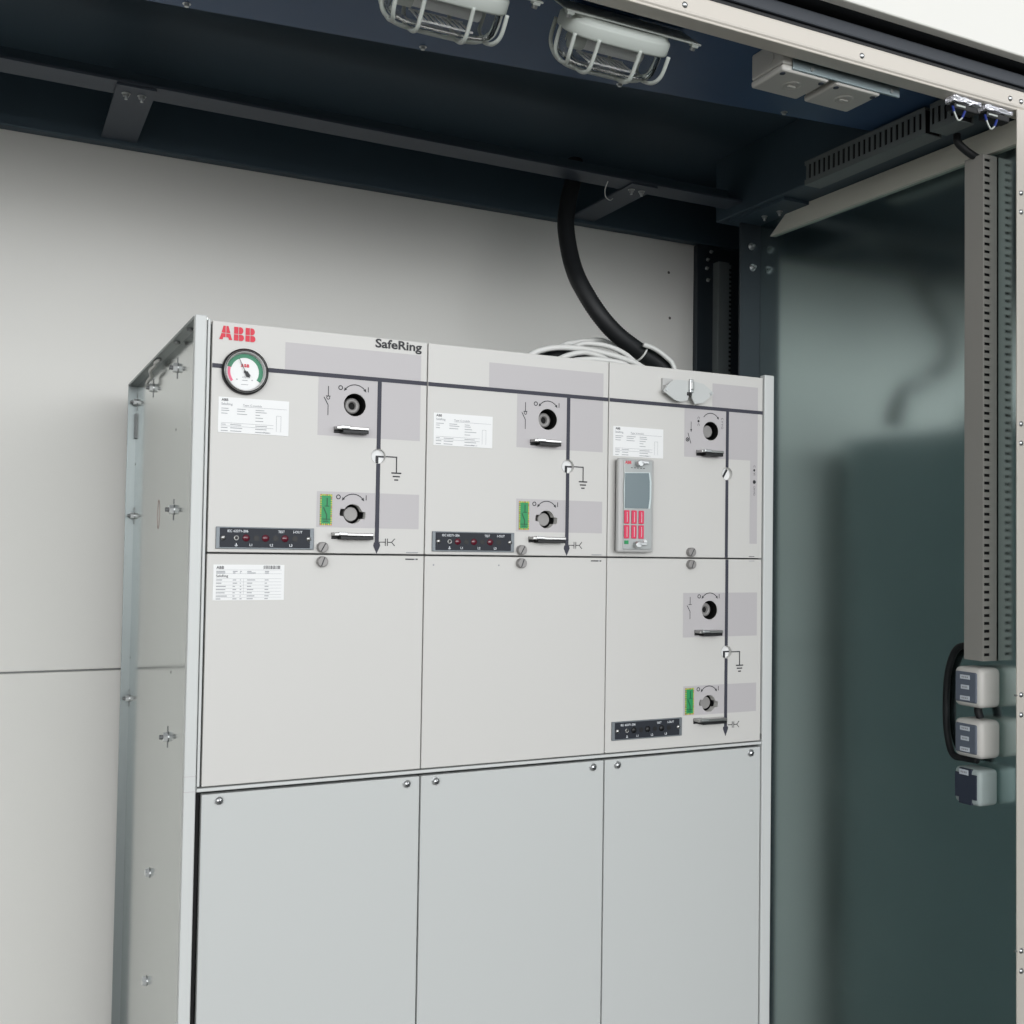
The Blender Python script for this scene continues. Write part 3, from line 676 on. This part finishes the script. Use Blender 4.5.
# ================================================================== TRUNKING
def trunk_vertical(name,label,x0,x1,y0,y1,z0,z1,pitch,slot_x,slot_h):
    "cover faces -X, slotted side faces -Y"
    t=thing(name,label,'cable trunking',((x0+x1)/2,(y0+y1)/2,z0),'slotted cable trunking')
    m=MB(); m.box(x0+.002,x1,y1-.002,y1,z0,z1,'duct'); m.box(x1-.002,x1,y0,y1,z0,z1,'duct')
    m.box(x0+.002,slot_x[0],y0,y0+.0018,z0,z1,'duct'); m.box(slot_x[1],x1,y0,y0+.0018,z0,z1,'duct')
    z=z0
    while z<z1-pitch*.5:
        m.box(slot_x[0],slot_x[1],y0,y0+.0018,z,min(z+pitch-slot_h,z1),'duct'); z+=pitch
    m.build('channel',t)
    MB().box(x0,x0+.002,y0-.0008,y1+.0008,z0,z1,'duct',bev=.0006).build('cover',t)
    MB().box(x0+.004,x1-.003,y0+.004,y1-.004,z0+.003,z1-.003,'void').build('dark_liner',t)  # black liner box, puts the shade behind the slots into colour
    return t
trunk_vertical('cable_trunking','tall grey slotted cable trunking on the right wall above the switches',1.403,XW-.0003,-.1139,-.0721,-.5127,.4483,.01466,(1.407,1.4225),.0055)
def trunk_ceiling(label,y0,y1,k='ductd'):
    x0,x1,z0,z1=1.3026,1.347,.4838,.5335
    t=thing('cable_trunking',label,'cable trunking',((x0+x1)/2,(y0+y1)/2,z0),'slotted cable trunking')
    m=MB(); m.box(x1-.002,x1,y0,y1,z0,z1,k); m.box(x0,x1-.002,y0,y1,z0,z0+.002,k); m.box(x0,x0+.0018,y0,y1,z0+.002,z0+.0115,k); m.box(x0,x0+.0018,y0,y1,z1-.007,z1,k)
    y=y0
    while y<y1-.004:
        m.box(x0,x0+.0018,y,min(y+.0084,y1),z0+.0115,z1-.007,k); y+=.0145
    m.build('channel',t)
    MB().box(x0-.001,x1,y0,y1,z1+.0002,z1+.002,k).build('cover',t)
    MB().box(x0+.004,x1-.003,y0+.003,y1-.003,z0+.003,z1-.002,'void').build('dark_liner',t)  # same black liner, so the slots read as dark openings
trunk_ceiling('long grey slotted trunking under the roof beside the right wall rail',-.066,.266)
trunk_ceiling('short grey slotted trunking end beside the foil wrapped door contacts',-.1405,-.078)
t=thing('cable_trunking','narrow grey slotted trunking standing in the dark rear corner','cable trunking',(1.516,.82,ZF),'slotted cable trunking')
m=MB(); m.box(1.4925,1.528,.818,.8477,ZF,.472,'ductd',bev=.001); m.build('cover',t)
m=MB(); m.box(1.5285,1.5375,.822,.8477,ZF,.468,'ductd')
z=-.2
while z<.46: m.box(1.5285,1.5378,.8205,.8222,z,z+.006,'void'); z+=.0125
m.build('channel',t)

# ================================================================== SWITCHES AND SOCKET ON THE RIGHT WALL
def sticker(m,x,yc,zc,w,h):
    m.box(x-.0006,x+.0002,yc-w/2,yc+w/2,zc-h/2,zc+h/2,'sticker')
    for i in range(4): m.box(x-.0008,x-.0006,yc+w*.32-w*.18*i-w*.1,yc+w*.32-w*.18*i,zc-h*.18,zc+h*.18,'pfine')
def wall_switch(zc,h,label):
    y0,y1=-.1245,-.0603; xb=XW-.0003; xf=1.3872
    t=thing('wall_switch',label,'switch',(1.42,-.092,zc-h/2),'grey wall switches')
    MB().box(xf,xb,y0,y1,zc-h/2,zc+h/2,'plgrey',bev=.011,seg=4,smooth=True).build('case',t)
    MB().box(xf-.0022,xf+.004,y0+.0093,y1-.0055,zc-h*.385,zc+h*.385,'slate',bev=.0035,seg=3).build('rocker',t)
    s=MB()
    for dz,w in ((.0187,.0215),(0,.018),(-.0205,.0215)): sticker(s,xf-.0024,-.0895,zc+dz,w,.0078)
    s.build('label_sticker',t)
wall_switch(-.5625,.0746,'upper grey wall switch with three stickers, right under the tall trunking')
wall_switch(-.6584,.0715,'lower grey wall switch with three stickers, just above the wall socket')
t=thing('wall_socket','grey wall socket with a dark lid and one sticker below both switches','socket',(1.42,-.088,-.783))
zc=-.749
MB().box(1.3923,XW-.0003,-.1174,-.0579,zc-.0338,zc+.0338,'plgreen',bev=.0085,seg=4,smooth=True).build('case',t)
cr=[(-.1105,zc-.022),(-.100,zc-.022),(-.100,zc-.033),(-.072,zc-.033),(-.072,zc-.022),(-.063,zc-.022),(-.063,zc+.024),(-.073,zc+.024),(-.073,zc+.0332),(-.099,zc+.0332),(-.099,zc+.024),(-.1105,zc+.024)]
MB().prism(cr,1.3895,1.396,'slate2','yz').build('lid',t)
m=MB(); sticker(m,1.3893,-.0835,zc+.0262,.0205,.0098); m.build('label_sticker',t)
cable('black_cable',[(1.432,-.090,-.5055),(1.428,-.055,-.490),(1.432,-.025,-.503),(1.434,-.006,-.55),(1.434,-.002,-.613),(1.434,-.005,-.665),(1.430,-.022,-.703),(1.424,-.055,-.7045),(1.424,-.085,-.7035)],.0066,'rubber','black cable looping beside the two wall switches','cable')
cable('black_cable',[(1.42,-.090,-.6005),(1.418,-.092,-.611),(1.42,-.095,-.622)],.0075,'rubber','short black cable joining the two wall switches','cable')
# black cable from the roof into the top of the tall trunking
cable('black_cable',[(1.372,-.080,.4905),(1.372,-.082,.475),(1.385,-.0865,.462),(1.402,-.091,.452),(1.420,-.094,.4455)],.0072,'rubber','black cable dropping over the beige rail into the tall trunking','cable')

# ================================================================== BULKHEAD LAMPS
def lamp(cx,label):
    cy=-.110; zt=.5165; zr=zt-.030; zb=zt-.083
    t=thing('bulkhead_lamp',label,'lamp',(cx,cy,zt),'caged bulkhead lamps')
    def oval(a,b,n=48,p=3.2):
        out=[]
        for i in range(n):
            q=2*PI*i/n; c,s=math.cos(q),math.sin(q)
            out.append((a*math.copysign(abs(c)**(2/p),c), b*math.copysign(abs(s)**(2/p),s)))
        return out
    def loft(secs,k,capb=False,capt=True):
        m=MB(); n=48; vs=[];fs=[]
        for (a,b,z) in secs: vs += [(cx+u,cy+v,z) for u,v in oval(a,b)]
        for j in range(len(secs)-1):
            for i in range(n): fs.append([j*n+i,j*n+(i+1)%n,(j+1)*n+(i+1)%n,(j+1)*n+i])
        if capt: fs.append(list(range(n)))
        if capb: fs.append([(len(secs)-1)*n+i for i in range(n)][::-1])
        return m.add(vs,fs,k,True)
    loft([(.087,.041,zt),(.088,.042,zt-.006),(.0925,.0455,zt-.009),(.094,.047,zt-.012),(.094,.047,zr+.003),(.0925,.046,zr),(.0885,.0425,zr),(.087,.041,zr+.003)],'lampw').build('base',t)
    loft([(.0865,.0405,zr+.006),(.07,.030,zr+.010),(.02,.012,zr+.010)],'reflec',capt=False,capb=True).build('reflector',t)
    m=MB(); m.box(cx-.108,cx+.138,cy-.036,cy+.036,zt+.0002,zt+.003,'lampw',bev=.001)
    for x in (cx-.100,cx+.128): m.box(x-.006,x+.006,cy-.036,cy-.024,zt-.004,zt+.0005,'lampw',bev=.001); m.cyl((x,cy-.030,zt-.0035),(0,0,-1),.0045,.006,'steel',12,bev=.001)
    m.build('mounting_plate',t)
    n=72; prof=[(1.0,0),(1.0,-.012),(.995,-.024),(.975,-.036),(.93,-.042),(.84,-.046),(.6,-.048),(.3,-.0485),(.02,-.0485)]
    o48=oval(.0860,.0395,n)
    def dome(sc,dz):
        vs=[];fs=[]
        for j,(f,dz_) in enumerate(prof):
            for i,(u,v) in enumerate(o48):
                rb=(1+.014*(i%2)) if 0<j<6 else 1
                vs.append((cx+u*f*sc*rb,cy+v*f*sc*rb,zr+.003+dz_*sc-dz))
        for j in range(len(prof)-1):
            for i in range(n): fs.append([j*n+i,j*n+(i+1)%n,(j+1)*n+(i+1)%n,(j+1)*n+i])
        fs.append([(len(prof)-1)*n+i for i in range(n)][::-1])
        return vs,fs
    m=MB(); v1,f1=dome(1,0); m.add(v1,[f[::-1] for f in f1],'glass',True); v2,f2=dome(.95,0); m.add(v2,f2,'glass',True)
    m.build('glass_dome',t)
    m=MB(); m.cyl((cx-.05,cy,zr-.012),(1,0,0),.012,.11,'bulb',16,bev=.003); m.cyl((cx-.072,cy,zr-.012),(1,0,0),.015,.022,'lampw',16)
    m.build('bulb',t)
    gr=MB()
    for i in range(9): gr.box(cx-.040+i*.0100,cx-.0365+i*.0100,cy-.025,cy+.025,zr-.036,zr-.034,'bulb')
    gr.box(cx-.042,cx+.046,cy-.0262,cy-.025,zr-.036,zr-.033,'bulb'); gr.box(cx-.042,cx+.046,cy+.025,cy+.0262,zr-.036,zr-.033,'bulb')
    gr.build('lamp_grille',t)
    r=.0033
    def bar(pts): MB().tube([Vector(p) for p in pts],r,'lampw',8,sub=6).build('cage_bar',t)
    bar([(cx-.0925,cy,zr+.004),(cx-.0925,cy,zr-.020),(cx-.089,cy,zr-.036),(cx-.078,cy,zr-.046),(cx-.055,cy,zb-.0005),(cx,cy,zb-.002),(cx+.055,cy,zb-.0005),(cx+.078,cy,zr-.046),(cx+.089,cy,zr-.036),(cx+.0925,cy,zr-.020),(cx+.0925,cy,zr+.004)])
    for x in (-.045,.030):
        bar([(cx+x,cy-.0455,zr+.004),(cx+x,cy-.0455,zr-.024),(cx+x,cy-.0435,zr-.040),(cx+x,cy-.036,zr-.048),(cx+x,cy-.02,zb+.0005),(cx+x,cy,zb-.001),(cx+x,cy+.02,zb+.0005),(cx+x,cy+.036,zr-.048),(cx+x,cy+.0435,zr-.040),(cx+x,cy+.0455,zr-.024),(cx+x,cy+.0455,zr+.004)])
    for x in (-.0855,.0855):
        bar([(cx+x,cy-.040,zr+.004),(cx+x*.99,cy-.040,zr-.026),(cx+x*.93,cy-.030,zr-.042),(cx+x*.90,cy,zr-.048),(cx+x*.93,cy+.030,zr-.042),(cx+x*.99,cy+.040,zr-.026),(cx+x,cy+.040,zr+.004)])
    t.rotation_euler=(math.radians(40),0,0)
    return t
lamp(.592,'white caged bulkhead lamp under the roof, nearer the junction boxes')
lamp(.306,'white caged bulkhead lamp under the roof, farther from the junction boxes')

# ================================================================== JUNCTION BOXES
def jbox(x0,label):
    x1=x0+.0995; y0,y1=-.1503,-.0686; z0=.4847; z1=.5424
    t=thing('junction_box',label,'junction box',((x0+x1)/2,(y0+y1)/2,z1),'roof junction boxes')
    MB().box(x0,x1,y0,y1,z0+.012,z1,'plgrey',bev=.0035,seg=2).build('case',t)
    MB().box(x0-.001,x1+.001,y0-.0005,y1+.001,z0,z0+.0118,'plgrey',bev=.0045,seg=3).build('lid',t)
    m=MB(); xm=(x0+x1)/2+.004; ym=(y0+y1)/2
    m.lathe((xm,ym,z0+.0005),(0,0,-1),[(.017,0),(.017,.0018),(.0145,.0018),(.0135,.0003)],'plgrey',24); m.box(xm-.008,xm+.008,ym-.0027,ym+.0027,z0-.0035,z0+.0005,'plgrey',bev=.001)
    m.build('knockout',t)
    for x in (x0+.008,x1-.008): MB().cyl((x,y0+.0105,z0+.0005),(0,0,-1),.0048,.0016,'slate2',14).build('lid_screw',t)
    MB().cyl((x0+.0005,ym-.008,z0+.032),(-1,0,0),.010,.0018,'plgrey',18).build('side_knockout',t)
jbox(.8869,'light grey junction box under the roof, nearer the bulkhead lamps')
jbox(1.0041,'light grey junction box under the roof, nearer the right wall')
m=MB(); m.box(.905,1.1454,-.1545,-.1523,.4885,.5424,'galvp',bev=.0006); m.box(.905,1.1454,-.1523,-.1508,.4885,.4905,'galvp')
pl=tag(m.build('mounting_strip'),'galvanised mounting strip in front of the junction boxes','strip')
for x in (.945,1.125): MB().cyl((x,-.1545,.4955),(0,-1,0),.0036,.0022,'steel',12).build('screw',pl)

# ================================================================== FOIL WRAPPED DOOR CONTACTS
def contact(x0,label):
    yc=-.180; z=.4955
    t=thing('door_contact',label,'door contact',(x0+.035,yc,z),'foil wrapped door contacts')
    m=MB(); bm=bmesh.new(); bmesh.ops.create_cube(bm,size=1); bmesh.ops.subdivide_edges(bm,edges=bm.edges[:],cuts=6,use_grid_fill=True)
    for v in bm.verts:
        tp=.62+.38*(.5-v.co.x)
        v.co=Vector((x0+.034+v.co.x*.070+random.uniform(-.0012,.0012),yc+v.co.y*.019+random.uniform(-.0016,.0016),z+v.co.z*.0105*tp+random.uniform(-.0011,.0011)))
    m.frombm(bm,'foil').build('foil_wrap',t)
    MB().box(x0+.003,x0+.062,yc-.008,yc+.012,z-.0185,z-.0065,'black',bev=.002).build('switch_body',t)
    MB().box(x0+.006,x0+.028,yc-.010,yc-.0082,z-.0145,z-.0115,'lampw').build('terminal_strip',t)
    P=[(x0+.002,yc-.004,z-.014),(x0-.001,yc-.010,z-.026),(x0+.006,yc-.013,z-.0415),(x0+.017,yc-.012,z-.035),(x0+.028,yc-.008,z-.020)]
    MB().tube([Vector(p) for p in P[1:4]],.0016,'lampw',7,sub=6).build('white_wire',t)
    MB().tube([Vector(p) for p in P[:2]],.0024,'blue',7,sub=4).build('blue_wire',t); MB().tube([Vector(p) for p in P[3:]],.0024,'blue',7,sub=4).build('blue_wire',t)
contact(1.240,'foil wrapped door contact with wires, nearer the slotted roof trunking')
contact(1.322,'foil wrapped door contact with wires, tucked against the right jamb')
# thin wire hanging beside the rear strap
tag(MB().tube([Vector(p) for p in ((.982,.56,.528),(.984,.575,.515),(1.0,.60,.508),(1.03,.63,.512),(1.05,.65,.5245))],.0012,'wcable',6,sub=6).build('wire_loop'),'thin pale wire looped below the roof rail beside the rear strap','wire')

# ================================================================== LIGHT
w=bpy.data.worlds.new('overcast'); bpy.context.scene.world=w; w.use_nodes=True; nt=w.node_tree; bg=nt.nodes['Background']
tc=nt.nodes.new('ShaderNodeTexCoord')
def blob(d,p):
    d=Vector(d).normalized(); n=nt.nodes.new('ShaderNodeVectorMath'); n.operation='DOT_PRODUCT'; n.inputs[1].default_value=d
    nt.links.new(tc.outputs['Generated'],n.inputs[0])
    mx=nt.nodes.new('ShaderNodeMath'); mx.operation='MAXIMUM'; mx.inputs[1].default_value=0; nt.links.new(n.outputs['Value'],mx.inputs[0])
    pw=nt.nodes.new('ShaderNodeMath'); pw.operation='POWER'; pw.inputs[1].default_value=p; nt.links.new(mx.outputs[0],pw.inputs[0]); return pw
def mth(op,a,b=None,c=None):
    n=nt.nodes.new('ShaderNodeMath'); n.operation=op
    for i,v in enumerate((a,b,c)):
        if v is None: continue
        if isinstance(v,(int,float)): n.inputs[i].default_value=v
        else: nt.links.new(v,n.inputs[i])
    return n.outputs[0]
sx=nt.nodes.new('ShaderNodeSeparateXYZ'); nt.links.new(tc.outputs['Generated'],sx.inputs[0])
band=mth('POWER',mth('SUBTRACT',1.0,mth('ABSOLUTE',mth('SUBTRACT',sx.outputs['Z'],.12))),5.0)      # brightest part of the overcast, low over the roofs
b1=blob((-.05,-1,.06),2.6); b2=blob((-.16,-1,.24),40.0)
front=mth('MULTIPLY',band,b1.outputs[0])
tot=mth('MULTIPLY_ADD',b2.outputs[0],.0,mth('MULTIPLY_ADD',front,6.2,.30))
class _o: outputs=[tot]
ml=_o
nz=nt.nodes.new('ShaderNodeTexNoise'); nz.inputs['Scale'].default_value=2.5; nz.inputs['Detail'].default_value=4; nt.links.new(tc.outputs['Generated'],nz.inputs['Vector'])
mr=nt.nodes.new('ShaderNodeMapRange'); mr.inputs['To Min'].default_value=.75; mr.inputs['To Max'].default_value=1.25; nt.links.new(nz.outputs['Fac'],mr.inputs['Value'])
m2=nt.nodes.new('ShaderNodeMath'); m2.operation='MULTIPLY'; nt.links.new(ml.outputs[0],m2.inputs[0]); nt.links.new(mr.outputs['Result'],m2.inputs[1])
bg.inputs['Color'].default_value=(.965,.98,1.0,1); nt.links.new(m2.outputs[0],bg.inputs['Strength'])

# ================================================================== CAMERA
cd=bpy.data.cameras.new('camera'); cam=bpy.data.objects.new('camera',cd); C.objects.link(cam)
cd.sensor_width=36; cd.lens=36*1072.18/1024; cd.clip_start=.02
R=((0.89613965,-0.44351068,0.01523154),(0.02804734,0.0223503,-0.9993567),(0.44288494,0.89599037,0.03246829))
mw=Matrix(((R[0][0],-R[1][0],-R[2][0],-.2816716),(R[0][1],-R[1][1],-R[2][1],-1.52654983),(R[0][2],-R[1][2],-R[2][2],-.31201647+ZT),(0,0,0,1)))
cam.matrix_world=mw
sc=bpy.context.scene; sc.camera=cam
sc.view_settings.view_transform='Standard'; sc.view_settings.look='None'; sc.view_settings.gamma=1; sc.view_settings.exposure=0.50
